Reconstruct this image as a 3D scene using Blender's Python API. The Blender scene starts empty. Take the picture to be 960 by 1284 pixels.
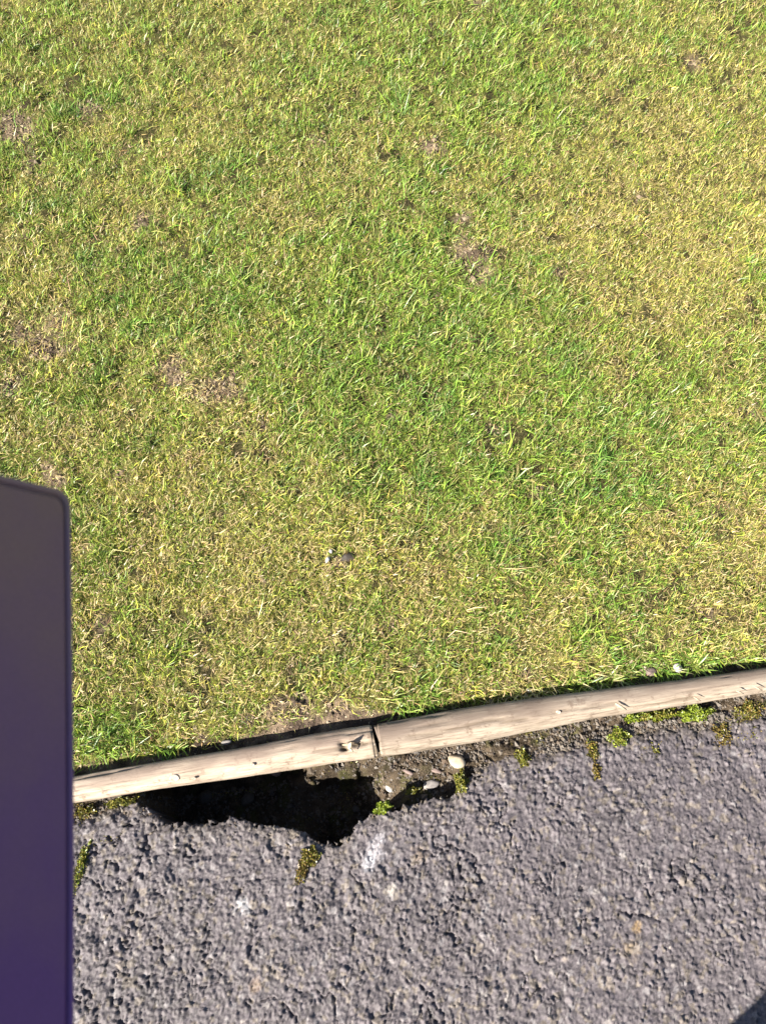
import bpy, bmesh, math
import numpy as np
from mathutils import Vector, Matrix

SC = bpy.context.scene
COL = SC.collection
RNG = np.random.default_rng(7)
R = math.radians

# ------------------------------------------------------------------ camera
CAM_H, PITCH, HALF = 1.5, 66.0, 30.5
cam = bpy.data.cameras.new("camera")
camo = bpy.data.objects.new("camera", cam)
COL.objects.link(camo)
camo.location = (0, 0, CAM_H)
camo.rotation_euler = (R(90 - PITCH), 0, 0)
cam.sensor_fit = 'VERTICAL'
cam.sensor_height = 36.0
cam.lens = 18.0 / math.tan(R(HALF))
cam.clip_start = 0.01
cam.clip_end = 300
cam.dof.use_dof = True
cam.dof.focus_distance = 1.62
cam.dof.aperture_fstop = 18.0
SC.camera = camo

# ------------------------------------------------------------------ sky + sun
SUN_EL, SUN_AZ = 34.0, 36.6          # light travels towards +x,+y at SUN_AZ from +x
LD = Vector((math.cos(R(SUN_AZ)), math.sin(R(SUN_AZ)), 0))
TO_SUN = Vector((-LD.x * math.cos(R(SUN_EL)), -LD.y * math.cos(R(SUN_EL)), math.sin(R(SUN_EL))))
w = bpy.data.worlds.new("World")
SC.world = w
w.use_nodes = True
wn = w.node_tree
wn.nodes.clear()
sky = wn.nodes.new("ShaderNodeTexSky")
sky.sky_type = 'NISHITA'
sky.sun_disc = False
sky.sun_elevation = R(SUN_EL)
sky.sun_rotation = math.atan2(TO_SUN.x, TO_SUN.y)
bg = wn.nodes.new("ShaderNodeBackground")
bg.inputs['Strength'].default_value = 0.05
wo = wn.nodes.new("ShaderNodeOutputWorld")
wn.links.new(sky.outputs[0], bg.inputs[0])
wn.links.new(bg.outputs[0], wo.inputs[0])
sl = bpy.data.lights.new("sun", 'SUN')
sl.energy = 5.0
sl.angle = R(0.5)
sl.color = (1.0, 0.93, 0.82)
so = bpy.data.objects.new("sun", sl)
COL.objects.link(so)
so.rotation_euler = TO_SUN.to_track_quat('Z', 'Y').to_euler()
SC.view_settings.view_transform = 'Standard'
SC.view_settings.look = 'None'
SC.view_settings.exposure = 1.75
SC.view_settings.gamma = 1.0
SC.cycles.max_bounces = 6

# ------------------------------------------------------------------ helpers
F_PX = 642 / math.tan(R(HALF))
def ground(px, py, z=0.0):
    """point of the level z seen at a pixel of the photograph"""
    P = R(PITCH)
    x = (np.asarray(px, float) - 480) / F_PX
    y = (642 - np.asarray(py, float)) / F_PX
    dy = math.cos(P) + y * math.sin(P)
    dz = -math.sin(P) + y * math.cos(P)
    t = (z - CAM_H) / dz
    return t * x, t * dy

def tag(o, label=None, cat=None, group=None, kind=None):
    if label: o['label'] = label
    if cat: o['category'] = cat
    if group: o['group'] = group
    if kind: o['kind'] = kind
    return o

def empty(name, loc):
    o = bpy.data.objects.new(name, None)
    o.empty_display_size = 0.05
    o.location = loc
    COL.objects.link(o)
    return o

def np_mesh(name, verts, faces, mat, parent=None, smooth=True, attrs=None):
    """faces: (n,k) array, or a list of such arrays with different k"""
    me = bpy.data.meshes.new(name)
    verts = np.ascontiguousarray(verts, dtype=np.float32)
    fl = faces if isinstance(faces, (list, tuple)) else [faces]
    fl = [np.ascontiguousarray(f, dtype=np.int32) for f in fl if len(f)]
    nl = sum(f.size for f in fl)
    npoly = sum(len(f) for f in fl)
    me.vertices.add(len(verts))
    me.vertices.foreach_set("co", verts.ravel())
    me.loops.add(nl)
    me.loops.foreach_set("vertex_index", np.concatenate([f.ravel() for f in fl]))
    me.polygons.add(npoly)
    starts, s = [], 0
    for f in fl:
        k = f.shape[1]
        starts.append(s + np.arange(len(f)) * k)
        s += f.size
    me.polygons.foreach_set("loop_start", np.concatenate(starts).astype(np.int32))
    me.polygons.foreach_set("use_smooth", np.full(npoly, smooth, dtype=bool))
    if attrs:
        for an, av in attrs.items():
            av = np.asarray(av, np.float32)
            if av.ndim == 1:
                a = me.attributes.new(an, 'FLOAT', 'POINT')
                a.data.foreach_set("value", av)
            else:
                if av.shape[1] == 3:
                    av = np.concatenate([av, np.ones((len(av), 1), np.float32)], 1)
                a = me.attributes.new(an, 'FLOAT_COLOR', 'POINT')
                a.data.foreach_set("color", np.ascontiguousarray(av, np.float32).ravel())
    me.update(calc_edges=True)
    me.validate()
    if mat: me.materials.append(mat)
    o = bpy.data.objects.new(name, me)
    COL.objects.link(o)
    if parent: o.parent = parent
    return o

def grid_faces(ny, nx):
    i = np.arange(ny - 1)[:, None] * nx + np.arange(nx - 1)[None, :]
    return np.stack([i, i + 1, i + nx + 1, i + nx], -1).reshape(-1, 4)

# ---- noise
_T = np.random.default_rng(3).random((256, 256))
def vnoise(x, y, sc, seed=0):
    x = np.asarray(x) / sc + seed * 17.31
    y = np.asarray(y) / sc + seed * 9.77
    xi = np.floor(x).astype(int); yi = np.floor(y).astype(int)
    fx = x - xi; fy = y - yi
    fx = fx * fx * (3 - 2 * fx); fy = fy * fy * (3 - 2 * fy)
    g = lambda a, b: _T[a & 255, b & 255]
    return (g(xi, yi) * (1 - fx) + g(xi + 1, yi) * fx) * (1 - fy) + \
           (g(xi, yi + 1) * (1 - fx) + g(xi + 1, yi + 1) * fx) * fy
def fbm(x, y, sc, seed=0, oct=4):
    s, a, n = 0, 1.0, 0
    for k in range(oct):
        s = s + a * (vnoise(x, y, sc / 2 ** k, seed + k * 3) - .5)
        n += a; a *= .55
    return s / n * 2
_W = np.random.default_rng(11).random((512, 512, 5))
def worley(x, y, cell, seed=0):
    """F1, F2, five random numbers of the nearest stone"""
    x = x / cell + 31.7 * seed; y = y / cell + 57.3 * seed
    xi = np.floor(x).astype(int); yi = np.floor(y).astype(int)
    f1 = np.full(x.shape, 9.0); f2 = np.full(x.shape, 9.0)
    rid = np.zeros(x.shape + (5,))
    for dx in (-1, 0, 1):
        for dy in (-1, 0, 1):
            cx, cy = xi + dx, yi + dy
            rr = _W[cx & 511, cy & 511]
            # stretched a little, each stone its own way
            ex = x - cx - (.1 + .8 * rr[..., 0]); ey = y - cy - (.1 + .8 * rr[..., 1])
            d = np.sqrt(ex * ex * (.8 + .5 * rr[..., 4]) + ey * ey * (1.3 - .5 * rr[..., 4]))
            m = d < f1
            f2 = np.where(m, f1, np.minimum(f2, d))
            f1 = np.where(m, d, f1)
            rid[m] = rr[m]
    return f1 * cell, f2 * cell, rid
def sstep(a, b, x):
    t = np.clip((x - a) / (b - a), 0, 1)
    return t * t * (3 - 2 * t)

# ---- materials
def new_mat(name):
    m = bpy.data.materials.new(name)
    m.use_nodes = True
    nt = m.node_tree
    nt.nodes.clear()
    out = nt.nodes.new("ShaderNodeOutputMaterial")
    return m, nt, out
def principled(nt, out, rough=.8, spec=.3):
    b = nt.nodes.new("ShaderNodeBsdfPrincipled")
    b.inputs['Roughness'].default_value = rough
    b.inputs['Specular IOR Level'].default_value = spec
    nt.links.new(b.outputs[0], out.inputs[0])
    return b
def noise_node(nt, scale, detail=6, rough=.6, coord='Object', stretch=None):
    tc = nt.nodes.new("ShaderNodeTexCoord")
    n = nt.nodes.new("ShaderNodeTexNoise")
    n.inputs['Scale'].default_value = scale
    n.inputs['Detail'].default_value = detail
    n.inputs['Roughness'].default_value = rough
    if stretch:
        mp = nt.nodes.new("ShaderNodeMapping")
        mp.inputs['Scale'].default_value = stretch
        nt.links.new(tc.outputs[coord], mp.inputs[0])
        nt.links.new(mp.outputs[0], n.inputs['Vector'])
    else:
        nt.links.new(tc.outputs[coord], n.inputs['Vector'])
    return n
def ramp(nt, src, stops):
    r = nt.nodes.new("ShaderNodeValToRGB")
    e = r.color_ramp.elements
    while len(e) < len(stops): e.new(.5)
    for el, (p, c) in zip(e, stops):
        el.position = p
        el.color = (*c, 1) if len(c) == 3 else c
    nt.links.new(src, r.inputs[0])
    return r
def bump(nt, src, b, strength, dist, prev=None):
    n = nt.nodes.new("ShaderNodeBump")
    n.inputs['Strength'].default_value = strength
    n.inputs['Distance'].default_value = dist
    nt.links.new(src, n.inputs['Height'])
    if prev: nt.links.new(prev.outputs[0], n.inputs['Normal'])
    nt.links.new(n.outputs[0], b.inputs['Normal'])
    return n
def mixc(nt, a, b, fac, mode='MIX'):
    n = nt.nodes.new("ShaderNodeMix")
    n.data_type = 'RGBA'
    n.blend_type = mode
    for s, v in ((n.inputs[6], a), (n.inputs[7], b), (n.inputs[0], fac)):
        if isinstance(v, (int, float)): s.default_value = v
        elif isinstance(v, tuple): s.default_value = (*v, 1)
        else: nt.links.new(v, s)
    return n.outputs[2]
def attr(nt, name):
    a = nt.nodes.new("ShaderNodeAttribute")
    a.attribute_name = name
    return a

def mat_attr_rough(name, attrname, rough, spec, nscale, namp, bstr, bdist, clods=False):
    """colour carried per stone / per clod by a mesh attribute, fine grain from noise"""
    m, nt, out = new_mat(name)
    b = principled(nt, out, rough, spec)
    a = attr(nt, attrname)
    n = noise_node(nt, nscale, 8, .7)
    r = ramp(nt, n.outputs[0], [(.3, (1 - namp,) * 3), (.7, (1 + namp * .6,) * 3)])
    nt.links.new(mixc(nt, a.outputs[0], r.outputs[0], 1.0, 'MULTIPLY'), b.inputs['Base Color'])
    b1 = bump(nt, n.outputs[0], b, bstr, bdist)
    if clods:
        n2 = noise_node(nt, 110, 5, .65)
        bump(nt, n2.outputs[0], b, 1.0, .010, b1)
    return m
M_ASPH = mat_attr_rough("weathered_asphalt", "stone_colour", .60, .45, 700, .32, .8, .0010)
def asphalt_far(m):
    """beyond the stones built one by one the same surface goes on as relief in the material"""
    nt = m.node_tree
    b = next(n for n in nt.nodes if n.type == 'BSDF_PRINCIPLED')
    prev = b.inputs['Normal'].links[0].from_node
    tc = nt.nodes.new("ShaderNodeTexCoord")
    wob = nt.nodes.new("ShaderNodeTexNoise"); wob.inputs['Scale'].default_value = 70
    nt.links.new(tc.outputs['Object'], wob.inputs['Vector'])
    vm = nt.nodes.new("ShaderNodeVectorMath"); vm.operation = 'MULTIPLY_ADD'
    nt.links.new(wob.outputs['Color'], vm.inputs[0]); vm.inputs[1].default_value = (.008, .008, 0)
    nt.links.new(tc.outputs['Object'], vm.inputs[2])
    vo = nt.nodes.new("ShaderNodeTexVoronoi"); vo.feature = 'DISTANCE_TO_EDGE'; vo.inputs['Scale'].default_value = 150
    nt.links.new(vm.outputs[0], vo.inputs['Vector'])
    r = ramp(nt, vo.outputs['Distance'], [(.0, (0, 0, 0)), (.28, (1, 1, 1))])
    mu = nt.nodes.new("ShaderNodeMath"); mu.operation = 'MULTIPLY'
    nt.links.new(r.outputs[0], mu.inputs[0]); nt.links.new(attr(nt, "plain").outputs['Fac'], mu.inputs[1])
    bump(nt, mu.outputs[0], b, .9, .006, prev)
asphalt_far(M_ASPH)
M_SOIL = mat_attr_rough("dry_soil", "soil_colour", .95, .1, 500, .45, .8, .002, True)
M_GRIT = mat_attr_rough("grit", "stone_colour", .8, .25, 700, .25, .4, .0006)

def mat_blades(name, trans):
    m, nt, out = new_mat(name)
    a = attr(nt, "blade_colour")
    b = nt.nodes.new("ShaderNodeBsdfPrincipled")
    b.inputs['Roughness'].default_value = .42
    b.inputs['Specular IOR Level'].default_value = .5
    nt.links.new(a.outputs[0], b.inputs['Base Color'])
    t = nt.nodes.new("ShaderNodeBsdfTranslucent")
    nt.links.new(a.outputs[0], t.inputs[0])
    mx = nt.nodes.new("ShaderNodeMixShader")
    mx.inputs[0].default_value = trans
    nt.links.new(b.outputs[0], mx.inputs[1])
    nt.links.new(t.outputs[0], mx.inputs[2])
    nt.links.new(mx.outputs[0], out.inputs[0])
    return m
M_GRASS = mat_blades("grass_blade", .16)
M_MOSS = mat_blades("moss_leaf", .2)

def mat_stone(name, c1, c2, c3):
    m, nt, out = new_mat(name)
    b = principled(nt, out, .7, .35)
    n = noise_node(nt, 90, 8, .65)
    r = ramp(nt, n.outputs[0], [(.3, c1), (.52, c2), (.7, c3)])
    nt.links.new(r.outputs[0], b.inputs['Base Color'])
    bump(nt, n.outputs[0], b, .4, .001)
    return m
M_CREAM = mat_stone("cream_stone", (.26, .21, .14), (.38, .32, .23), (.44, .38, .29))
M_GREYST = mat_stone("grey_stone", (.14, .13, .12), (.24, .22, .21), (.33, .31, .3))
M_WHITE = mat_stone("white_stone", (.30, .27, .24), (.42, .40, .37), (.52, .50, .47))
M_PINK = mat_stone("pink_grey_stone", (.11, .08, .07), (.17, .125, .11), (.24, .185, .165))
M_DARKST = mat_stone("shaded_grey_stone", (.04, .035, .03), (.07, .062, .055), (.10, .09, .08))  # grey stone darkened in colour for the shade inside the hole
M_CLOD = mat_stone("dark_earth", (.018, .014, .012), (.04, .032, .027), (.075, .06, .05))

def mat_wood(name, seed, tone):
    m, nt, out = new_mat(name)
    b = principled(nt, out, .75, .25)
    big = noise_node(nt, 1.0, 5, .6, stretch=(5, 22, 22))
    grain = noise_node(nt, 1.0, 8, .7, stretch=(14, 240, 240))
    fib = noise_node(nt, 1.0, 6, .7, stretch=(45, 900, 900))
    t = tone
    r1 = ramp(nt, big.outputs[0], [(.3, (.29 * t, .235 * t, .19 * t)), (.5, (.43 * t, .36 * t, .29 * t)), (.7, (.52 * t, .45 * t, .37 * t))])
    r2 = ramp(nt, grain.outputs[0], [(.32, (.34, .29, .26)), (.45, (.84, .81, .78)), (.68, (1.22, 1.21, 1.18))])
    r3 = ramp(nt, fib.outputs[0], [(.3, (.62, .59, .56)), (.6, (1.08, 1.08, 1.08))])
    c = mixc(nt, r1.outputs[0], r2.outputs[0], 1.0, 'MULTIPLY')
    c = mixc(nt, c, r3.outputs[0], .8, 'MULTIPLY')
    spots = noise_node(nt, 55, 5, .7)
    rs = ramp(nt, spots.outputs[0], [(.56, (1, 1, 1)), (.66, (.50, .45, .42))])
    c = mixc(nt, c, rs.outputs[0], .9, 'MULTIPLY')
    wear_and_light = attr(nt, "weather_shade")                      # weathered grey, with shade painted in on the log's upper back
    c = mixc(nt, c, (.225 * t, .168 * t, .135 * t), wear_and_light.outputs['Fac'])
    dirt = attr(nt, "dirt")
    c = mixc(nt, c, (.10, .075, .05), dirt.outputs['Fac'])
    nt.links.new(c, b.inputs['Base Color'])
    b1 = bump(nt, grain.outputs[0], b, .5, .0016)
    bump(nt, fib.outputs[0], b, .35, .0007, b1)
    return m
M_WOOD_A = mat_wood("weathered_pine", 0, .95)
M_WOOD_B = mat_wood("weathered_pine_reddish", 4, .72)

def mat_plain(name, c1, c2, scale, rough=.7, spec=.3, metal=0, bs=.3, bd=.001, stretch=None):
    m, nt, out = new_mat(name)
    b = principled(nt, out, rough, spec)
    b.inputs['Metallic'].default_value = metal
    n = noise_node(nt, scale, 6, .65, stretch=stretch)
    r = ramp(nt, n.outputs[0], [(.35, c1), (.65, c2)])
    nt.links.new(r.outputs[0], b.inputs['Base Color'])
    bump(nt, n.outputs[0], b, bs, bd)
    return m
M_PALE = mat_plain("fresh_split_wood", (.34, .27, .18), (.48, .40, .29), 1, bs=.3, stretch=(60, 600, 600))
M_DARKW = mat_plain("rotted_wood", (.03, .022, .016), (.09, .065, .045), 300, .9, .1)
M_KNOT = mat_plain("wood_knot", (.28, .21, .16), (.5, .42, .34), 260, .7, .2)
def mat_leather(name, top, low):
    """leatherette, browner at the top; lens flare painted in as violet lower down"""
    m, nt, out = new_mat(name)
    b = principled(nt, out, .5, .25)
    f = attr(nt, "wear_and_light")
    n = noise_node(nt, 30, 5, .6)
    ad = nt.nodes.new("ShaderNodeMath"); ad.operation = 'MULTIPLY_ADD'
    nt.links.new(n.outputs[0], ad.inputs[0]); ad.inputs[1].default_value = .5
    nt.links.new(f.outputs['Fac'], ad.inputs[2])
    r = ramp(nt, ad.outputs[0], [(.15, top), (1.1, low)])  # violet of the lens flare painted as a gradient down the flap
    g = noise_node(nt, 1500, 4, .6)
    rg = ramp(nt, g.outputs[0], [(.3, (.88, .88, .88)), (.7, (1.08, 1.08, 1.08))])
    sc = noise_node(nt, 1.0, 6, .6, stretch=(300, 40, 40))
    rs = ramp(nt, sc.outputs[0], [(.66, (1, 1, 1)), (.74, (1.18, 1.16, 1.16))])
    c = mixc(nt, r.outputs[0], rg.outputs[0], 1.0, 'MULTIPLY')
    nt.links.new(mixc(nt, c, rs.outputs[0], 1.0, 'MULTIPLY'), b.inputs['Base Color'])
    bump(nt, g.outputs[0], b, .25, .0003)
    return m
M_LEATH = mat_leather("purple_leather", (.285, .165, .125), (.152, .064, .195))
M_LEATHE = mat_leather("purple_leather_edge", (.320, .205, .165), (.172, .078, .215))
M_POST = mat_plain("shade_post_timber", (.16, .12, .09), (.28, .22, .17), 1, .85, .2, bs=.5, bd=.002, stretch=(60, 60, 4))
M_IRON = mat_plain("galvanised_steel", (.3, .3, .3), (.45, .45, .44), 120, .45, .5, metal=1)

# ------------------------------------------------------------------ lie of the land
PXL = np.array([-700, 90, 200, 300, 400, 470, 600, 750, 850, 960, 1700])
PYT = np.array([1108, 974, 954, 938, 919, 908, 885, 865, 853, 838, 731.])    # upper outline of the logs
PYB = np.array([1138, 1008, 990, 976, 960, 950, 930, 900, 885, 868, 757.])   # lower outline
_zc = 0.010
_xt, _yt = ground(PXL, PYT, _zc)
_xb, _yb = ground(PXL, PYB, _zc)
_lx = (_xt + _xb) / 2
_ly = (_yt + _yb) / 2
_lr = np.hypot(_yt - _yb, 0) / 2 * .985
SL_L = (_ly[1] - _ly[0]) / (_lx[1] - _lx[0])
SL_R = (_ly[-1] - _ly[-2]) / (_lx[-1] - _lx[-2])
def ylog(x):
    x = np.asarray(x, float)
    y = np.interp(x, _lx, _ly)
    y = np.where(x < _lx[0], _ly[0] + (x - _lx[0]) * SL_L, y)
    return np.where(x > _lx[-1], _ly[-1] + (x - _lx[-1]) * SL_R, y)
def rlog(x):
    return np.interp(x, _lx, _lr)

# edge of the broken asphalt
_ax = np.array([-400, 0, 90, 150, 172, 185, 205, 225, 260, 300, 340, 375, 395, 420, 440, 450, 468, 480, 500, 520, 545, 565, 577, 590, 602, 622, 650, 700, 760, 800, 850, 960, 1400])
_ay = np.array([1092, 1026, 1014, 1007, 1003, 1015, 1029, 1034, 1030, 1029, 1033, 1041, 1052, 1057, 1046, 1027, 1019, 1014, 1013, 1006, 999, 994, 982, 969, 957, 950, 941, 928, 914, 905, 899, 884, 822])
_gx, _gy = ground(_ax, _ay, 0)
def vasph(x):
    """front edge of the asphalt measured from the log line"""
    return np.interp(x, _gx, _gy - ylog(_gx))

def blob(x, y, px, py, r, ex=1.0):
    gx, gy = ground(px, py)
    return np.exp(-(((x - gx) / (r * ex)) ** 2 + ((y - gy) / r) ** 2))

# pit in the soil strip: depth below the asphalt
def soil_z(x, v):
    y = v + ylog(x)
    z = np.full(np.shape(x), -.010)
    px0, _ = ground(172, 1000); px1, _ = ground(503, 985)
    xn = x + .022 * fbm(x, y, .035, 55, 4)
    along = sstep(px0 - .012, px0 + .03, xn) * (1 - sstep(px1 - .085, px1 + .012, xn + .35 * (v + .06)))
    z = z - .145 * along * (1 - .25 * sstep(.30, .0, x * 0 + along))
    # ledge of crumbly soil left hanging at the log, right half of the pit
    lx0, _ = ground(372, 960)
    ledge = sstep(lx0 - .015, lx0 + .04, xn) * sstep(-.044, -.033, v + .014 * fbm(x, y, .022, 57, 4))
    z = z + ledge * along * .118
    # hollow under the broken edge to the right
    h0, _ = ground(486, 1000); h1, _ = ground(575, 985)
    hol = sstep(h0 - .02, h0 + .02, x) * (1 - sstep(h1 - .01, h1 + .03, x)) * sstep(-.050, -.078, v)
    z = z - .030 * hol
    z = z + .006 * fbm(x, y, .05, 2) + .0035 * fbm(x, y, .013, 5, 3)
    return z
def lawn_z(x, v):
    y = v + ylog(x)
    z = -.016 + .020 * sstep(.030, .085, v) + .012 * fbm(x, y, .5, 8, 3) * sstep(.02, .3, v)
    return z + .010 * fbm(x, y, .045, 12, 3)

def stretch_axis(a, b, step, far, grow=1.35):
    core = np.arange(a, b + step / 2, step)
    def tail(s):
        o, d = [], step
        t = 0
        while t < far:
            d = min(d * grow, far / 4)
            t += d
            o.append(t)
        return np.array(o)
    tl = tail(1)
    return np.concatenate([(a - tl)[::-1], core, b + tl])

# ------------------------------------------------------------------ asphalt
def build_asphalt():
    st = .00185
    xs = stretch_axis(-.63, .69, st, 40)
    vs = stretch_axis(-.66, .0, st, 40)
    vs = vs[vs <= .0]
    X, V = np.meshgrid(xs, vs)
    Y = V + ylog(X)
    # wandering of the sample position makes the stones irregular
    wx = X + .006 * fbm(X, Y, .012, 21, 4); wy = Y + .006 * fbm(X, Y, .012, 25, 4)
    f1, f2, ra = worley(wx, wy, .0072, 0)
    g1, g2, rb = worley(wx, wy, .0044, 3)
    dome = 1 - (1 - np.clip((f2 - f1) / .0030, 0, 1)) ** 2
    dome2 = 1 - (1 - np.clip((g2 - g1) / .0020, 0, 1)) ** 2
    wear_and_light = sstep(-.35, .35, fbm(X, Y, .20, 31, 3))           # 1 = rougher, stones stand out
    coarse = sstep(-.15, .25, fbm(X, Y, .035, 35, 3))        # patches of larger and of finer stone
    zs = coarse * dome * .0041 * (.25 + ra[..., 2]) + (1 - coarse * .6) * dome2 * .0034 * (.2 + rb[..., 2])
    zs = zs + .0026 * fbm(X, Y, .008, 37, 4)
    fill = .0012 + .0012 * fbm(X, Y, .020, 39, 3) + .0012 * (1 - wear_and_light)
    z = np.maximum(zs, fill + .68 * (zs - fill))             # binder still fills part of the joints
    hollow = fbm(X, Y, .026, 41, 4)
    z = z - .0038 * sstep(.22, .52, hollow) * (.4 + .6 * wear_and_light)
    cr = np.abs(fbm(X, Y, .05, 43, 4))
    z = z - .0055 * sstep(.045, .0, cr) * sstep(-.1, .25, fbm(X, Y, .08, 44, 2))
    z = z + .004 * fbm(X, Y, .16, 45, 3)
    fade = ((X > -.9) & (X < .95) & (V > -.8))
    z = np.where(fade, z, 0)
    edge_x = np.minimum(X + .63, .69 - X); plain = 1 - sstep(.0, .03, np.minimum(edge_x, V + .66))
    z = z * (1 - plain)
    # broken margin
    va = vasph(X)
    vrag = va + .010 * fbm(X, Y, .035, 51, 4) + .007 * (ra[..., 3] - .5) + .004 * (rb[..., 1] - .5) 
    dist = vrag - V
    # tapering thickness of the margin on the right, where it is worn down to the soil
    worn = sstep(ground(600, 950)[0], ground(720, 930)[0], X) + (1 - sstep(ground(150, 1000)[0], ground(172, 1000)[0], X))
    z = z - .012 * worn * sstep(.035, .0, dist)
    z = z - .0035 * (1 - worn) * sstep(.016, .0, dist)
    z = np.where(dist < 0, -.20, z)
    # colour by stone
    tone = .079 + .055 * (ra[..., 4] - .5) * coarse + .05 * (rb[..., 3] - .5)
    tone = tone * (1 + .22 * fbm(X, Y, .12, 61, 3))
    c = np.stack([tone * 1.105, tone * .95, tone * 1.035], -1)
    warm = (ra[..., 0] > .88)[..., None] * .5
    c = c * (1 - warm) + warm * np.array([.20, .165, .125]) * (tone / .100)[..., None]
    pale = ((ra[..., 1] > .93) & (ra[..., 4] > .4))[..., None] * .55
    c = c * (1 - pale) + pale * np.array([.22, .205, .21])
    # droppings and scuffs
    def stain(px, py, r, colr, amt, ex=1):
        nonlocal c
        m = blob(X, Y, px, py, r, ex)
        m = sstep(.30, .95, m + .60 * fbm(X, Y, .009, 71, 4)) * amt
        m = np.clip(m * (.45 + .8 * dome), 0, 1)[..., None]
        c = c * (1 - m) + m * np.array(colr)
    stain(470, 1066, .021, (.44, .42, .45), .55, .8)
    stain(476, 1052, .012, (.46, .44, .47), .5)
    stain(462, 1082, .013, (.45, .44, .47), .6)
    stain(489, 1116, .011, (.42, .38, .33), .55)
    stain(304, 1136, .013, (.42, .42, .44), .5)
    stain(312, 1141, .008, (.42, .42, .44), .4)
    stain(797, 1165, .011, (.34, .22, .09), .5)
    stain(790, 1190, .016, (.30, .22, .12), .35)
    stain(320, 1234, .013, (.28, .19, .13), .35)
    stain(525, 1072, .016, (.30, .22, .15), .35)
    stain(780, 1072, .008, (.4, .38, .38), .4)
    stain(706, 1203, .007, (.5, .42, .36), .6)
    # soil washed and moss stain onto the worn margin
    m = sstep(.045, .004, dist) * sstep(-.3, .4, fbm(X, Y, .03, 81, 3) + .25) * (.35 + .55 * worn)
    m = np.clip(m, 0, 1)[..., None]
    c = c * (1 - m * .75) + m * .75 * np.array([.105, .085, .055])
    c = c * (1 - plain[..., None]) + plain[..., None] * np.array([.110, .095, .103])
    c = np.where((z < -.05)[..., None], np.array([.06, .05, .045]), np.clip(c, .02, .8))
    # drop rows wholly under the soil
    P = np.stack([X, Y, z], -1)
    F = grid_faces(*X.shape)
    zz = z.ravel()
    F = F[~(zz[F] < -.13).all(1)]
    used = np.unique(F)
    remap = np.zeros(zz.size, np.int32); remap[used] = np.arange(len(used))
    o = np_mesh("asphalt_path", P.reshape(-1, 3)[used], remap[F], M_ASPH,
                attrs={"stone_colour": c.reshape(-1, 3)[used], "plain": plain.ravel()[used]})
    tag(o, kind='structure')
    return o
build_asphalt()

# ------------------------------------------------------------------ bare soil between log and asphalt
def build_soil_strip():
    xs = stretch_axis(-.70, .78, .0028, 40)
    vs = np.arange(-.20, .010, .0026)
    X, V = np.meshgrid(xs, vs)
    Y = V + ylog(X)
    Z = soil_z(X, V)
    far = (np.abs(X) > 1.2)
    Z = np.where(far, -.02, Z)
    f1, f2, ra = worley(X + .002 * fbm(X, Y, .01, 3), Y, .008, 6)
    Z = Z + np.where(far, 0, .0065 * fbm(X, Y, .018, 97, 4) + .0050 * np.clip((f2 - f1) / .005, 0, 1) * ra[..., 2])
    t = .95 + .9 * fbm(X, Y, .03, 91, 5) + .5 * (ra[..., 3] - .5)
    c = np.array([.092, .070, .048]) * t[..., None]
    moss = sstep(.05, .45, fbm(X, Y, .028, 95, 3))[..., None] * .5
    c = c * (1 - moss) + moss * np.array([.10, .105, .035])
    o = np_mesh("soil_strip", np.stack([X, Y, Z], -1).reshape(-1, 3), grid_faces(*X.shape), M_SOIL,
                attrs={"soil_colour": np.clip(c, .02, .5).reshape(-1, 3)})
    tag(o, kind='structure')
build_soil_strip()

# ------------------------------------------------------------------ lawn: where it is green, dry or bare (a map of the turf itself)
GREEN = [(520, 380, .26, 1.0), (500, 470, .20, .7), (640, 590, .14, .8), (530, 60, .32, .5), (200, 330, .14, .45), (820, 560, .12, .5),
         (60, 90, .22, .4), (70, 180, .12, .5), (480, 520, .10, .6), (120, 930, .10, .8), (620, 90, .25, .5), (490, 530, .05, .6),
         (130, 380, .12, .3), (720, 480, .14, .4), (500, 870, .05, .6), (850, 835, .05, .9), (280, 330, .12, .3), (960, 540, .12, .3)]
DRY = [(860, 230, .30, .7), (720, 300, .22, .45), (900, 760, .16, .8), (800, 690, .12, .3), (260, 690, .22, .45), (200, 830, .16, .45), (400, 830, .16, .5),
       (60, 560, .14, .5), (900, 350, .25, .45), (300, 560, .12, .35), (600, 300, .12, .5), (560, 740, .18, .35), (640, 860, .08, .5),
       (950, 700, .1, .6), (310, 130, .15, .3), (30, 400, .14, .4), (860, 120, .2, .4)]
YEL = [(250, 650, .24, .8), (330, 760, .22, .5), (160, 620, .15, .5), (450, 600, .2, .35), (60, 480, .2, .4), (100, 50, .3, .4), (250, 250, .25, .3)]
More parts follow.
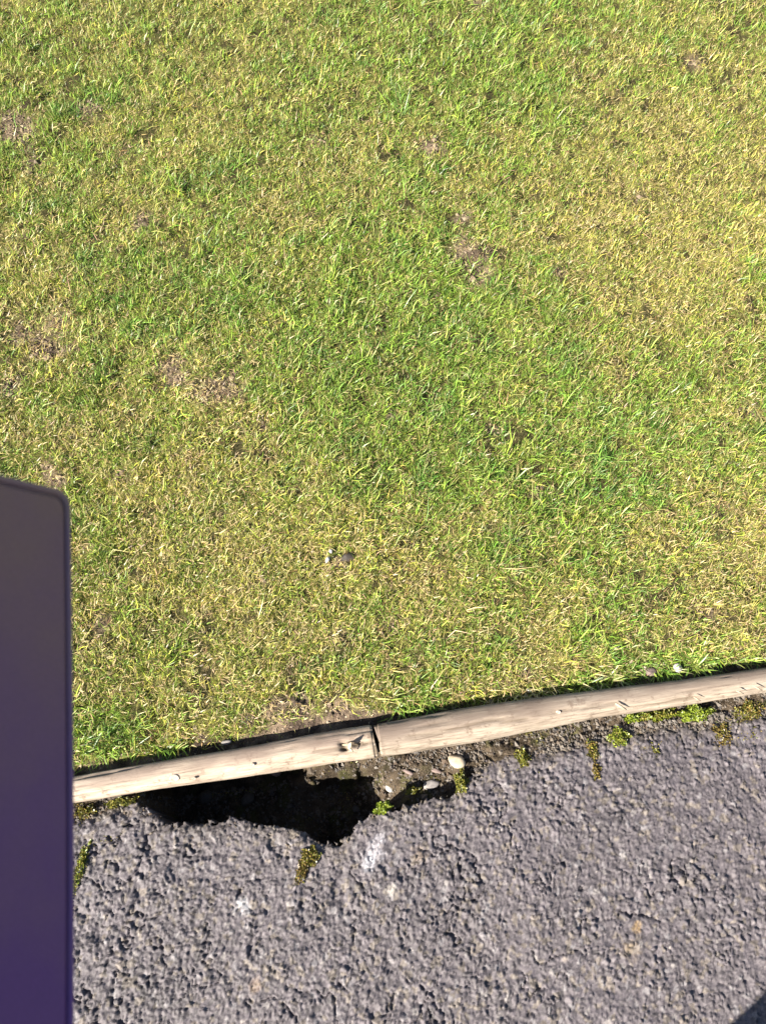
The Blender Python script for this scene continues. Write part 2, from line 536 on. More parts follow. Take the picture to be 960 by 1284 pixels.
BARE = [(20, 165, .055, .95), (38, 205, .03, .6), (112, 140, .035, .7), (180, 277, .025, .9), (540, 188, .035, .7), (590, 318, .045, .85), (600, 352, .025, .8),
        (52, 437, .028, .9), (215, 460, .030, .9), (222, 478, .02, .8), (283, 487, .032, .9), (330, 535, .018, .6), (20, 488, .028, .8),
        (76, 607, .020, .95), (60, 590, .02, .6), (75, 405, .03, .6), (490, 525, .012, .9), (425, 705, .014, .95), (620, 540, .022, .55), (672, 620, .018, .6),
        (870, 80, .03, .6), (580, 275, .018, .8), (490, 790, .025, .5), (430, 800, .022, .5), (885, 770, .02, .5), (600, 8, .03, .5),
        (380, 885, .020, .9), (345, 893, .022, .9), (425, 884, .018, .9), (310, 905, .012, .7), (815, 840, .012, .9), (800, 250, .03, .35), (545, 370, .01, .6),
        (935, 520, .02, .5), (700, 345, .02, .5), (880, 835, .015, .7), (250, 925, .014, .6), (660, 845, .012, .5), (390, 690, .01, .4), (30, 420, .04, .5), (80, 440, .03, .45), (20, 300, .03, .4), (150, 600, .025, .4), (110, 690, .02, .45), (130, 780, .025, .5), (190, 790, .02, .4), (330, 730, .02, .4), (255, 495, .03, .5), (160, 190, .03, .4), (400, 180, .03, .35), (700, 620, .02, .4), (900, 640, .03, .4)]
def field(x, y, L):
    s = np.zeros(np.shape(x))
    for px, py, r, a in L:
        s = s + a * blob(x, y, px, py, r)
    return s
def turf(x, y):
    g = field(x, y, GREEN); d = field(x, y, DRY); ye = field(x, y, YEL)
    b = np.clip(field(x, y, BARE), 0, 1)
    g = g + .35 * fbm(x, y, .30, 101, 4)
    d = d + .45 * fbm(x, y, .16, 111, 4)
    lush = np.clip(.64 + .50 * g - .42 * d + .66 * fbm(x, y, .055, 121, 4), 0, 1)
    b = b * (1.25 + .9 * fbm(x, y, .025, 133, 3))
    bare = np.clip(b * 1.25 + .35 * sstep(.40, .75, fbm(x, y, .06, 131, 4)) - .06, 0, 1)
    return lush, np.clip(.35 + ye * .6 + .25 * fbm(x, y, .2, 141, 3), 0, 1), bare

_ex, _ = ground(np.array([-200, 90, 190, 230, 320, 350, 460, 490, 560, 620, 840, 880, 960, 1300]), np.array([1000, 970, 950, 945, 930, 920, 905, 900, 890, 880, 850, 845, 835, 780]), 0)
_ev = np.array([.045, .040, .038, .045, .047, .060, .058, .044, .040, .030, .029, .044, .034, .040])
def lawn_edge(x):
    return np.interp(x, _ex, _ev)

def gaps(x, y):
    return sstep(.30, .52, fbm(x, y, .030, 175, 3) + .12 * fbm(x, y, .2, 177, 2))

def build_lawn_ground():
    xs = stretch_axis(-1.25, 1.25, .0085, 45)
    vs = np.concatenate([np.arange(-.004, .10, .0028), stretch_axis(.105, 2.4, .011, 45)])
    vs = np.unique(vs[vs >= -.004])
    X, V = np.meshgrid(xs, vs)
    Y = V + ylog(X)
    Z = lawn_z(X, V)
    far = (np.abs(X) > 2.5) | (V > 3.6)
    f1, f2, ra = worley(X + .004 * fbm(X, Y, .012, 3), Y, .011, 6)
    Z = Z + .0045 * np.clip((f2 - f1) / .006, 0, 1) * ra[..., 2]
    Z = np.where(far, .0, Z)
    l, ye, b = turf(X, Y)
    t = .9 + .45 * fbm(X, Y, .05, 151, 3)
    soil = (np.array([.085, .062, .048]) + np.array([.20, .152, .098]) * sstep(-.3, .5, fbm(X, Y, .018, 153, 4))[..., None]) * t[..., None]
    tv_ = sstep(-.4, .5, fbm(X, Y, .012, 157, 3))[..., None]
    thatch = (np.array([.080, .072, .024]) * (1 - tv_) + np.array([.21, .205, .058]) * tv_) * (t * (.6 + .8 * ra[..., 1]))[..., None]
    gp = gaps(X, Y)[..., None] * .8
    thatch = thatch * (1 - gp) + gp * np.array([.045, .038, .020])
    k = np.clip(b * 1.1 + sstep(.010, -.006, V - lawn_edge(X)), 0, 1)[..., None]
    c = thatch * (1 - k) + soil * k
    gf = np.where(far, 1.0, 0)[..., None]
    c = c * (1 - gf) + gf * (np.array([.10, .125, .03]) * t[..., None])
    o = np_mesh("lawn", np.stack([X, Y, Z], -1).reshape(-1, 3), grid_faces(*X.shape), M_SOIL,
                attrs={"soil_colour": np.clip(c, .02, .5).reshape(-1, 3)})
    tag(o, kind='structure')
build_lawn_ground()

# ------------------------------------------------------------------ grass
def in_view(x, y, m=.24):
    P = R(PITCH)
    d = y * math.cos(P) + CAM_H * math.sin(P)
    return np.abs(x) < d * 480 / F_PX + m

def blades_mesh(name, base, az, lean, length, width, curl, col_base, col_tip, mat, segs=3, kink=None):
    """each blade a bent tapering strip rising from base"""
    n = len(base)
    rows = segs + 1
    t = np.linspace(0, 1, rows)
    ang = lean[:, None] + curl[:, None] * t[None, :] * 1.0        # angle from vertical along the blade
    ds = (length / segs)[:, None]
    hx = np.concatenate([np.zeros((n, 1)), np.cumsum(np.sin(ang[:, :-1]) * ds, 1)], 1)
    hz = np.concatenate([np.zeros((n, 1)), np.cumsum(np.cos(ang[:, :-1]) * ds, 1)], 1)
    az2 = az[:, None] + (0 if kink is None else kink[:, None] * t[None, :])
    px = base[:, 0:1] + hx * np.cos(az2); py = base[:, 1:2] + hx * np.sin(az2); pz = base[:, 2:3] + hz
    wprof = np.array([.75, 1.0, .8, .5])[:rows] if segs == 3 else np.linspace(.9, .6, rows)
    tw = RNG.normal(0, .5, n)[:, None]
    sx = -np.sin(az[:, None] + tw); sy = np.cos(az[:, None] + tw)
    wv = width[:, None] * wprof[None, :] * .5
    Lp = np.stack([px - sx * wv, py - sy * wv, pz], -1)[:, :-1]
    Rp = np.stack([px + sx * wv, py + sy * wv, pz + width[:, None] * .15], -1)[:, :-1]
    tip = np.stack([px, py, pz], -1)[:, -1:]
    V = np.concatenate([Lp, Rp, tip], 1)                           # n, 2*segs+1, 3
    k = 2 * segs + 1
    o = np.arange(n)[:, None] * k
    quads = np.concatenate([o + np.array([[i, segs + i, segs + i + 1, i + 1]]) for i in range(segs - 1)], 0) if segs > 1 else np.zeros((0, 4), int)
    tris = o + np.array([[segs - 1, 2 * segs - 1, 2 * segs]])
    tt = np.concatenate([t[:-1], t[:-1], [1.0]])[None, :, None]
    C = col_base[:, None, :] * (1 - tt) + col_tip[:, None, :] * tt
    return np_mesh(name, V.reshape(-1, 3), [quads, tris], mat, smooth=True, attrs={"blade_colour": C.reshape(-1, 3)})

PAL_GREEN = np.array([[.060, .160, .016], [.105, .235, .024], [.160, .295, .034], [.235, .350, .052]])
PAL_YEL = np.array([[.29, .360, .040], [.38, .410, .055], [.46, .440, .100], [.42, .370, .100]])
PAL_STRAW = np.array([[.40, .32, .13], [.47, .385, .17], [.37, .245, .145], [.50, .42, .22], [.33, .24, .10]])

def scatter(n, dens_out=.25):
    x = RNG.uniform(-2.0, 2.0, n); v = RNG.uniform(.03, 3.0, n)
    y = v + ylog(x)
    keep = in_view(x, y) & (y < 2.3)
    keep &= RNG.random(n) < np.clip(1.26 - .42 * y, .36, 1)
    keep |= RNG.random(n) < dens_out
    return x[keep], v[keep]

def pick(pal, n):
    i = RNG.integers(0, len(pal), n); j = RNG.integers(0, len(pal), n)
    f = RNG.random((n, 1))
    return pal[i] * f + pal[j] * (1 - f)

def build_grass():
    # tufts
    tx, tv = scatter(358000, .0)
    per = RNG.integers(3, 11, len(tx))
    idx = np.repeat(np.arange(len(tx)), per)
    n = len(idx)
    rad = np.abs(RNG.normal(0, .0055, n)); pa = RNG.uniform(0, 2 * np.pi, n)
    x = tx[idx] + rad * np.cos(pa); v = tv[idx] + rad * np.sin(pa)
    y = v + ylog(x)
    lush, ye, bare = turf(x, y)
    tuft_r = RNG.random(len(tx))[idx]
    tall = np.exp(RNG.normal(0, .32, len(tx)))[idx] * (1.05 + .6 * fbm(x, y, .035, 171, 3))
    edge = sstep(-.008, .012, v - lawn_edge(x) + .014 * fbm(x, y, .05, 161, 3))
    keep = (RNG.random(n) < (1 - .88 * bare) * (.55 + .45 * lush) * (1 - .85 * gaps(x, y))) & (RNG.random(n) < edge + .03) & (v > rlog(x) + .002)
    x, v, y, lush, ye, tuft_r, pa, tall, idx2 = [a[keep] for a in (x, v, y, lush, ye, tuft_r, pa, tall, idx)]
    n = len(x)
    z = lawn_z(x, v) - .002
    az = pa + RNG.normal(0, .9, n)
    lean = np.clip(RNG.normal(.74, .40, n), 0, 1.45)
    length = np.clip(RNG.lognormal(math.log(.0122), .36, n), .006, .030) * (.75 + .4 * lush) * tall
    width = RNG.uniform(.0010, .0022, n) * (.85 + .3 * lush)
    curl = RNG.normal(.6, .6, n)
    u = RNG.random(n) * .62 + tuft_r * .38
    isg = u < np.clip(.16 + .72 * lush, 0, 1)
    iss = (~isg) & (RNG.random(n) < .30 - .22 * ye)
    col = np.where(isg[:, None], pick(PAL_GREEN, n), pick(PAL_YEL, n))
    mixg = (.50 * ye * RNG.random(n))[:, None]
    col = np.where(isg[:, None], col * (1 - mixg) + mixg * pick(PAL_YEL, n), col)
    col = np.where(iss[:, None], pick(PAL_STRAW, n), col)
    col = col * np.exp(RNG.normal(-.02, .30, n))[:, None] * np.exp(RNG.normal(0, .16, len(tx)))[idx2][:, None]
    deep = (sstep(.0, .35, fbm(x, y, .045, 181, 3)) * np.clip(lush * 1.3 - .25, 0, 1) * .75)[:, None]
    col = col * (1 - deep) + deep * col * np.array([.52, .74, .95])
    pale = (sstep(.0, .4, fbm(x, y, .06, 183, 3)) * .5)[:, None]
    col = col * (1 + pale * np.array([.45, .32, .3]))
    basec = col * np.array([1.05, .92, 1.05])
    yellow_tip = (RNG.random(n) < .25)[:, None]
    tipc = np.where(yellow_tip, pick(PAL_STRAW, n), col * np.array([1.1, 1.08, 1.1]))
    o = blades_mesh("grass", np.stack([x, y, z], -1), az, lean, length, width, curl, basec, tipc, M_GRASS, segs=2,
                    kink=RNG.normal(0, .6, n))
    tag(o, "short sunlit lawn grass, green and yellowing, behind the log edging", "grass", kind='stuff')
    # fine undergrowth: very short mown blades filling between the tufts
    x, v = scatter(2200000, .0)
    y = v + ylog(x)
    lush, ye, bare = turf(x, y)
    keep = (RNG.random(len(x)) < (1 - .92 * bare) * (1 - .92 * gaps(x, y))) & (RNG.random(len(x)) < sstep(-.006, .014, v - lawn_edge(x)) + .01)
    x, v, y, lush, ye = [a[keep] for a in (x, v, y, lush, ye)]
    n = len(x)
    isg = RNG.random(n) < np.clip(.18 + .66 * lush, 0, 1)
    col = np.where(isg[:, None], pick(PAL_GREEN, n) * .75 + pick(PAL_YEL, n) * .25, pick(PAL_YEL, n) * .6 + pick(PAL_STRAW, n) * .4)
    col = col * np.exp(RNG.normal(0, .25, n))[:, None]
    o = blades_mesh("short_grass", np.stack([x, y, lawn_z(x, v) - .001], -1), RNG.uniform(0, 2 * np.pi, n), np.clip(RNG.normal(.95, .35, n), .1, 1.5),
                    RNG.uniform(.006, .015, n), RNG.uniform(.0011, .0021, n), np.zeros(n), col * .95, col * 1.05, M_GRASS, segs=1)
    tag(o, "very short mown grass filling in between the taller lawn blades", "grass", kind='stuff')
    # dead stalks lying in the turf
    x, v = scatter(640000, .0)
    y = v + ylog(x)
    lush, ye, bare = turf(x, y)
    keep = (RNG.random(len(x)) < np.clip(.62 - .50 * lush + .3 * bare, .06, 1)) & (RNG.random(len(x)) < sstep(-.008, .02, v - lawn_edge(x)) + .03)
    x, v, y = x[keep], v[keep], y[keep]
    n = len(x)
    z = lawn_z(x, v) + RNG.uniform(.0, .012, n)
    col = pick(PAL_STRAW, n) * np.exp(RNG.normal(-.12, .25, n))[:, None]
    br = (RNG.random(n) < .16)[:, None]
    col = np.where(br, col * np.array([.50, .38, .32]), col)
    o = blades_mesh("dead_grass", np.stack([x, y, z], -1), RNG.uniform(0, 2 * np.pi, n), np.clip(RNG.normal(1.25, .22, n), .5, 1.6),
                    RNG.uniform(.006, .016, n), RNG.uniform(.0009, .0018, n), RNG.normal(.25, .3, n), col, col * 1.05, M_GRASS, segs=2)
    tag(o, "dry straw coloured dead grass lying among the green lawn blades", "grass", kind='stuff')
build_grass()

def build_outer_grass():
    """the lawn goes on beyond the frame: one small square of turf, laid again and again"""
    T = .25
    def part(n, name, segs, lm, ls, wa, wb):
        x = RNG.uniform(0, T, n); v = RNG.uniform(0, T, n)
        f = .5 + .6 * fbm(x + 30, v + 30, .06, 201, 4)
        k = RNG.random(n) > .8 * sstep(.3, .55, fbm(x + 30, v + 30, .03, 203, 3))
        x, v, f = x[k], v[k], f[k]; n = len(x)
        isg = RNG.random(n) < np.clip(.16 + .66 * f, 0, 1)
        col = np.where(isg[:, None], pick(PAL_GREEN, n) * .92 + pick(PAL_YEL, n) * .08, pick(PAL_YEL, n) * .5 + pick(PAL_STRAW, n) * .5)
        col = col * np.exp(RNG.normal(-.16, .30, n))[:, None]
        base = np.stack([x - T / 2, v - T / 2 + (x - T / 2) * SL_R, np.zeros(n)], -1)
        return blades_mesh(name, base, RNG.uniform(0, 2 * np.pi, n), np.clip(RNG.normal(.8, .4, n), .05, 1.5),
                           np.clip(RNG.lognormal(math.log(lm), ls, n), .005, .03), RNG.uniform(wa, wb, n),
                           RNG.normal(.5, .5, n) * (segs > 1), col, col * 1.07, M_GRASS, segs=segs)
    tile = part(9000, "outer_grass", 2, .0125, .36, .0012, .0026)
    tag(tile, "lawn grass going on outside the picture", "grass", kind='stuff')
    cells = []
    for cx in np.arange(-2.25, 2.3, T):
        for cv in np.arange(.05 + T / 2, 3.6, T):
            y = float(cv + ylog(cx))
            if not (bool(in_view(np.array(cx), np.array(y), .13)) and y < 2.38):
                cells.append((cx, y, float(lawn_z(np.array(cx), np.array(cv))) - .002))
    tile.location = cells[0]
    me = bpy.data.meshes.new("outer_grass")
    me.from_pydata(cells[1:], [], [])
    o = bpy.data.objects.new("outer_grass", me)
    COL.objects.link(o)
    tag(o, "lawn grass going on outside the picture", "grass", kind='stuff')
    ng = bpy.data.node_groups.new("lay_turf", 'GeometryNodeTree')
    ng.interface.new_socket("Geometry", in_out='INPUT', socket_type='NodeSocketGeometry')
    ng.interface.new_socket("Geometry", in_out='OUTPUT', socket_type='NodeSocketGeometry')
    gi = ng.nodes.new("NodeGroupInput"); go = ng.nodes.new("NodeGroupOutput")
    ip = ng.nodes.new("GeometryNodeInstanceOnPoints")
    oi = ng.nodes.new("GeometryNodeObjectInfo"); oi.inputs['Object'].default_value = tile
    oi.inputs['As Instance'].default_value = True
    rv = ng.nodes.new("FunctionNodeRandomValue"); rv.data_type = 'INT'
    rv.inputs[4].default_value = 0; rv.inputs[5].default_value = 1
    mt = ng.nodes.new("ShaderNodeMath"); mt.operation = 'MULTIPLY'; mt.inputs[1].default_value = math.pi
    cv_ = ng.nodes.new("ShaderNodeCombineXYZ")
    L = ng.links.new
    L(gi.outputs[0], ip.inputs['Points']); L(oi.outputs['Geometry'], ip.inputs['Instance'])
    L(rv.outputs[2], mt.inputs[0]); L(mt.outputs[0], cv_.inputs[2]); L(cv_.outputs[0], ip.inputs['Rotation'])
    L(ip.outputs[0], go.inputs[0])
    o.modifiers.new("lay_turf", 'NODES').node_group = ng
build_outer_grass()

# ------------------------------------------------------------------ log edging
def chip(name, pts, rad, mat, parent, flat=.5, up=(0, 0, 1)):
    """a splinter: tapering bent sliver through pts (in the parent's frame)"""
    bm = bmesh.new()
    pts = [Vector(p) for p in pts]
    rings = []
    for i, p in enumerate(pts):
        d = (pts[min(i + 1, len(pts) - 1)] - pts[max(i - 1, 0)]).normalized()
        s = d.cross(Vector(up)).normalized(); u = s.cross(d)
        rings.append([bm.verts.new(p + s * math.cos(a) * rad[i] + u * math.sin(a) * rad[i] * flat)
                      for a in [k * math.pi / 3 for k in range(6)]])
    for a, b in zip(rings, rings[1:]):
        for k in range(6):
            bm.faces.new((a[k], a[(k + 1) % 6], b[(k + 1) % 6], b[k]))
    bm.faces.new(rings[0][::-1]); bm.faces.new(rings[-1])
    me = bpy.data.meshes.new(name)
    bm.to_mesh(me); bm.free()
    me.materials.append(mat)
    for p in me.polygons: p.use_smooth = True
    o = bpy.data.objects.new(name, me)
    COL.objects.link(o)
    o.parent = parent
    return o

def build_log(x0, x1, mat, seed, label, hole=None, end_tilt=(0, 0)):
    slope = (ylog(x1) - ylog(x0)) / (x1 - x0)
    ang = math.atan(slope)
    org = Vector((x0, float(ylog(x0)), 0))
    root = empty("edging_log", org)
    root.rotation_euler = (0, 0, ang)
    tag(root, label, "log edging", "round timber edging logs between lawn and asphalt")
    ns = 56
    L = abs(x1 - x0)
    xs = []
    dense = np.concatenate([np.arange(-.62, .8, .0045), np.arange(-.075, .01, .0012)])
    xs = np.unique(np.concatenate([np.linspace(x0, x1, 24), dense[(dense > min(x0, x1)) & (dense < max(x0, x1))]]))
    a = np.linspace(0, 2 * np.pi, ns, endpoint=False)
    X, A = np.meshgrid(xs, a, indexing='ij')
    rr = rlog(X)
    lump = 1 + .065 * fbm(X * 1.0, np.sin(A) * .06 + np.cos(A) * .04, .10, seed, 3) + .022 * fbm(X, A * .03, .02, seed + 5, 4)
    groove = fbm(X * .06, A * rr, .008, seed + 9, 3)
    rad = rr * lump - .0028 * sstep(.25, .5, groove)
    # flattened crown, a little worn
    yy = np.cos(A) * rad
    zz = np.sin(A) * rad * .86 + _zc
    # rounded ends
    d0 = np.minimum(np.abs(X - xs[0]), np.abs(xs[-1] - X))
    sh = np.where(d0 < .003, .93, 1.0)
    yy = yy * sh; zz = (zz - _zc) * sh + _zc
    tilt = end_tilt[0] * (X == xs[0]) + end_tilt[1] * (X == xs[-1])
    WX = X + tilt * np.cos(A) * .027 + .0015 * fbm(A * .02, X, .02, seed + 3, 2) * ((X == xs[0]) | (X == xs[-1]))
    WY = ylog(X) + yy * math.cos(ang)
    WX = WX - yy * math.sin(ang)
    dirtm = sstep(-.15, -.75, np.sin(A)) + .30 * sstep(.15, .55, fbm(X, A * .035, .03, seed + 40, 3)) * sstep(.2, .9, np.abs(np.cos(A)))
    dirtm = dirtm + .8 * sstep(.012, .0, d0) * sstep(-.2, .3, fbm(X, A * .03, .008, seed + 41, 2))
    dirtm = dirtm + .55 * sstep(.30, .55, groove)
    weather_shade = sstep(-.75, .35, np.cos(A)) * (.75 + .7 * fbm(X, A * .03, .06, seed + 42, 3)) * .9
    if hole:                                        # torn pocket in the crown
        for hx, hy, hr, hd, ex in hole:
            q = np.exp(-(((WX - hx) / (hr * ex)) ** 2 + ((WY - hy) / hr) ** 2)) * (np.sin(A) > 0)
            zz = zz - hd * q
            dirtm = dirtm + 1.0 * sstep(.30, .65, q)
    Wp = np.stack([WX, WY, zz], -1)
    # into root's frame
    c, s = math.cos(-ang), math.sin(-ang)
    lx = Wp[..., 0] - org.x; ly = Wp[..., 1] - org.y
    P = np.stack([lx * c - ly * s, lx * s + ly * c, Wp[..., 2]], -1).reshape(-1, 3)
    nx = len(xs)
    i = (np.arange(nx - 1) * ns)[:, None]; j = np.arange(ns)[None, :]; j2 = (j + 1) % ns
    F = np.stack([i + j, i + ns + j, i + ns + j2, i + j2], -1).reshape(-1, 4)[:, ::-1]
    ce = np.array([P[:ns].mean(0), P[-ns:].mean(0)])
    P = np.concatenate([P, ce])
    nv = nx * ns
    jj = np.arange(ns)
    T = np.concatenate([np.stack([np.full(ns, nv), jj, (jj + 1) % ns], -1)[:, ::-1],
                        np.stack([np.full(ns, nv + 1), (nx - 1) * ns + jj, (nx - 1) * ns + (jj + 1) % ns], -1)])
    dd = np.concatenate([np.clip(dirtm, 0, 1).ravel(), [.6, .6]])
    ww = np.concatenate([np.clip(weather_shade, 0, 1).ravel(), [.5, .5]])
    np_mesh("timber", P, [F, T], mat, root, attrs={"dirt": dd, "weather_shade": ww})
    def to_local(x, y, z):
        dx, dy = x - org.x, y - org.y
        return (dx * c - dy * s, dx * s + dy * c, z)
    return root, to_local

ZT = _zc + .026
def on_log(px, py, z=ZT):
    x, y = ground(px, py, z)
    return float(x), float(y)
jx = on_log(471, 930)[0]
h1 = on_log(430, 932); h2 = on_log(432, 938); h3 = on_log(444, 932); h4 = on_log(455, 931)
LOG_A, la = build_log(-2.2, jx - .003, M_WOOD_A, 5, "pale log edging on the left with a torn hole and splinter near its end",
                      hole=[(*h1, .0032, .009, 2.2), (*h2, .0036, .010, 2.0), (*h3, .0042, .006, 2.4), (*h4, .0016, .004, 6.0)], end_tilt=(0, -.16))
LOG_B, lb = build_log(jx + .003, 2.4, M_WOOD_B, 15, "pinkish weathered log edging on the right with thin pale slivers on it", end_tilt=(-.16, 0))
def lpt(f, px, py, z):
    x, y = ground(px, py, z)
    return f(float(x), float(y), z)
chip("splinter", [lpt(la, 437, 936, ZT), lpt(la, 439, 934, ZT + .006), lpt(la, 440, 931, ZT + .013)], [.0045, .0045, .0012], M_PALE, LOG_A, .45, (1, .2, 0))
chip("splinter", [lpt(la, 436, 937, ZT - .001), lpt(la, 440, 940, ZT + .003), lpt(la, 443, 943, ZT + .001)], [.0016, .0018, .0008], M_PALE, LOG_A, .6)
chip("splinter", [lpt(la, 429, 934, ZT - .001), lpt(la, 434, 934, ZT + .002), lpt(la, 439, 932, ZT + .002)], [.0008, .0014, .0008], M_PALE, LOG_A, .6)
def knot(f, parent, px, py, r, z):
    x, y = ground(px, py, z)
    bm = bmesh.new()
    n = 14
    rings = []
    for rr, zz in ((1.15, -.0025), (1.0, .0003), (.8, .0006), (.7, .0001), (.3, .0004)):
        rings.append([bm.verts.new((math.cos(k * 2 * math.pi / n) * r * rr * 1.25 * (1 + .1 * math.sin(3 * k)), math.sin(k * 2 * math.pi / n) * r * rr, zz)) for k in range(n)])
    for a, b in zip(rings, rings[1:]):
        for k in range(n): bm.faces.new((a[k], a[(k + 1) % n], b[(k + 1) % n], b[k]))
    bm.faces.new(rings[-1])
    me = bpy.data.meshes.new("knot")
    bm.to_mesh(me); bm.free()
    me.materials.append(M_KNOT)
    for p in me.polygons: p.use_smooth = True
    o = bpy.data.objects.new("knot", me)
    COL.objects.link(o); o.parent = parent
    o.location = f(float(x), float(y), z)
    o.rotation_euler = (R(30), 0, 0)
knot(la, LOG_A, 219, 976, .0060, _zc + .0176)
knot(la, LOG_A, 244, 976, .0018, _zc + .0195)
knot(la, LOG_A, 317, 959, .0024, _zc + .0222)
knot(lb, LOG_B, 700, 893, .0028, _zc + .0225)
for (p0, p1) in (((771, 882), (785, 890)), ((944, 860), (955, 866)), ((922, 866), (932, 870)), ((869, 874), (878, 879))):
    big = .0024 if p0[0] == 771 else .0013
    mid = ((p0[0] + p1[0]) / 2, (p0[1] + p1[1]) / 2)
    z0 = _zc + .0215
    chip("splinter", [lpt(lb, *p0, z0 + .004), lpt(lb, *mid, z0 + .003), lpt(lb, *p1, z0 + .000)], [big * .6, big, big * .4], M_PALE, LOG_B, .5)

# ------------------------------------------------------------------ single stones
def stone(px, py, z, size, mat, label, seed, rot=0, name="stone", cat="stone", bury=.3):
    x, y = ground(px, py, z)
    bm = bmesh.new()
    bmesh.ops.create_icosphere(bm, subdivisions=3, radius=1)
    rg = np.random.default_rng(seed)
    pl = [(Vector(rg.normal(size=3)).normalized(), rg.uniform(.72, .95)) for _ in range(9)]
    off = rg.uniform(0, 50)
    for vtx in bm.verts:
        d = vtx.co.normalized()
        r = 1.0
        for nrm, h in pl:
            q = d.dot(nrm)
            if q > h * .9: r = min(r, 1 - .65 * (1 - h / max(q, .01) + .05) if q > h else r)
        r += .10 * float(fbm(np.array(d.x + off), np.array(d.y + d.z * 1.7), .6, 3, 3))
        vtx.co = Vector((d.x * size[0], d.y * size[1], d.z * size[2])) * r
    me = bpy.data.meshes.new(name)
    bm.to_mesh(me); bm.free()
    me.materials.append(mat)
    for p in me.polygons: p.use_smooth = True
    o = bpy.data.objects.new(name, me)
    COL.objects.link(o)
    o.location = (float(x), float(y), z + size[2] * (1 - 2 * bury))
    o.rotation_euler = (rg.uniform(-.15, .15), rg.uniform(-.15, .15), rot)
    tag(o, label, cat, "loose stones along the log edging")
    return o
def soil_at(px, py, z=-.01):
    x, y = ground(px, py, z)
    return float(soil_z(np.array(float(x)), np.array(float(y - ylog(x)))))
def lawn_at(px, py):
    x, y = ground(px, py, 0)
    return float(lawn_z(np.array(float(x)), np.array(float(y - ylog(x)))))
stone(572, 955, soil_at(572, 955), (.0155, .0120, .010), M_CREAM, "smooth cream oval stone on soil where the asphalt meets the log", 1, -.3, bury=.2)
stone(541, 984, soil_at(541, 984), (.0160, .0085, .008), M_GREYST, "grey half buried stone in shade under the broken asphalt edge", 2, .25)
stone(488, 988, soil_at(488, 985), (.0065, .0085, .006), M_WHITE, "small pale stone at the right rim of the dark hole", 3, .6)
stone(545, 966, soil_at(545, 966), (.0120, .0042, .004), M_PINK, "thin pinkish stone sliver lying on soil left of the cream stone", 4, -.3)
stone(511, 968, soil_at(511, 968), (.0110, .0036, .004), M_PINK, "thin brown stone sliver on soil below the log joint", 5, -.4)
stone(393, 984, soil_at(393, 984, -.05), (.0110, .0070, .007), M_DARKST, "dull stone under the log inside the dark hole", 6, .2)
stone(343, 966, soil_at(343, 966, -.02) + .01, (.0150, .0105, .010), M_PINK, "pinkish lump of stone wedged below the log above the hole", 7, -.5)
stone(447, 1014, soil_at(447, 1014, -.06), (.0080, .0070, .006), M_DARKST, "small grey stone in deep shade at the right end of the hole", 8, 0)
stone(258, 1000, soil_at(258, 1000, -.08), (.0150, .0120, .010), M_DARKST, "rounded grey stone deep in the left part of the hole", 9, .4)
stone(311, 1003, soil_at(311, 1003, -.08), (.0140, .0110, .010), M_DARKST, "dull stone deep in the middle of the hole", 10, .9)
stone(411, 703, lawn_at(411, 703) + .004, (.0042, .0068, .0070), M_WHITE, "white stone with a sharp shadow standing in the lawn", 11, -.4, bury=.1)
stone(415, 692, lawn_at(415, 692) + .005, (.0036, .0045, .0045), M_WHITE, "tiny white stone just beyond the white stone in the lawn", 12, .4, bury=.1)
stone(436, 700, lawn_at(436, 700) - .002, (.0150, .0090, .0100), M_CLOD, "dark clod of earth to the right of the white stone in the lawn", 21, .1, name="earth_clod", cat="clod", bury=.25)
stone(848, 839, lawn_at(848, 839) + .006, (.0075, .0095, .008), M_WHITE, "small white stone in the green tuft by the right log", 13, .2, bury=.1)
stone(815, 843, lawn_at(815, 843) + .000, (.0105, .0085, .007), M_PINK, "pinkish stone at the lawn edge left of the green tuft", 14, .2, bury=.2)
stone(663, 866, lawn_at(663, 866) + .004, (.0060, .0045, .004), M_WHITE, "small whitish stone at the lawn edge behind the right log", 15, .2, bury=.1)
stone(284, 931, lawn_at(284, 931) + .004, (.0095, .0045, .004), M_GREYST, "grey flat stone in the shaded gap behind the left log", 16, .15, bury=.2)

# ------------------------------------------------------------------ loose grit
def build_grit(name, x, y, z, size, col, label):
    n = len(x)
    base = np.array([[1, 0, 0], [-1, 0, 0], [0, 1, 0], [0, -1, 0], [0, 0, 1], [0, 0, -1]], float)
    jit = RNG.uniform(.55, 1.1, (n, 6, 1))
    V = base[None] * jit * size[:, None, None] + RNG.normal(0, .18, (n, 6, 3)) * size[:, None, None]
    V[..., 2] *= .75
    a = RNG.uniform(0, 6.28, n)
    c, s = np.cos(a)[:, None], np.sin(a)[:, None]
    V = np.stack([V[..., 0] * c - V[..., 1] * s, V[..., 0] * s + V[..., 1] * c, V[..., 2]], -1)
    V += np.stack([x, y, z], -1)[:, None, :]
    F = np.array([[0, 2, 4], [2, 1, 4], [1, 3, 4], [3, 0, 4], [2, 0, 5], [1, 2, 5], [3, 1, 5], [0, 3, 5]])
    F = (np.arange(n)[:, None, None] * 6 + F[None]).reshape(-1, 3)
    o = np_mesh(name, V.reshape(-1, 3), F, M_GRIT, smooth=False, attrs={"stone_colour": np.repeat(col, 6, 0)})
    tag(o, label, "grit", kind='stuff')
n = 9000
x = RNG.uniform(-.6, .75, n)
v = -rlog(x) * .8 - RNG.random(n) ** 1.2 * np.clip(-vasph(x) - rlog(x) * .8 + .03, .02, .2)
z = np.where(v > vasph(x) - .002, soil_z(x, v) + .001, .0005)
wornx = (x > ground(610, 950)[0]) | (x < ground(172, 1000)[0])
keep = (v > vasph(x) - .002) | wornx | (RNG.random(n) < .25)
x, v, z = x[keep], v[keep], z[keep]
z = np.where(v <= vasph(x) - .002, z - .004 * wornx[keep], z)
n = len(x)
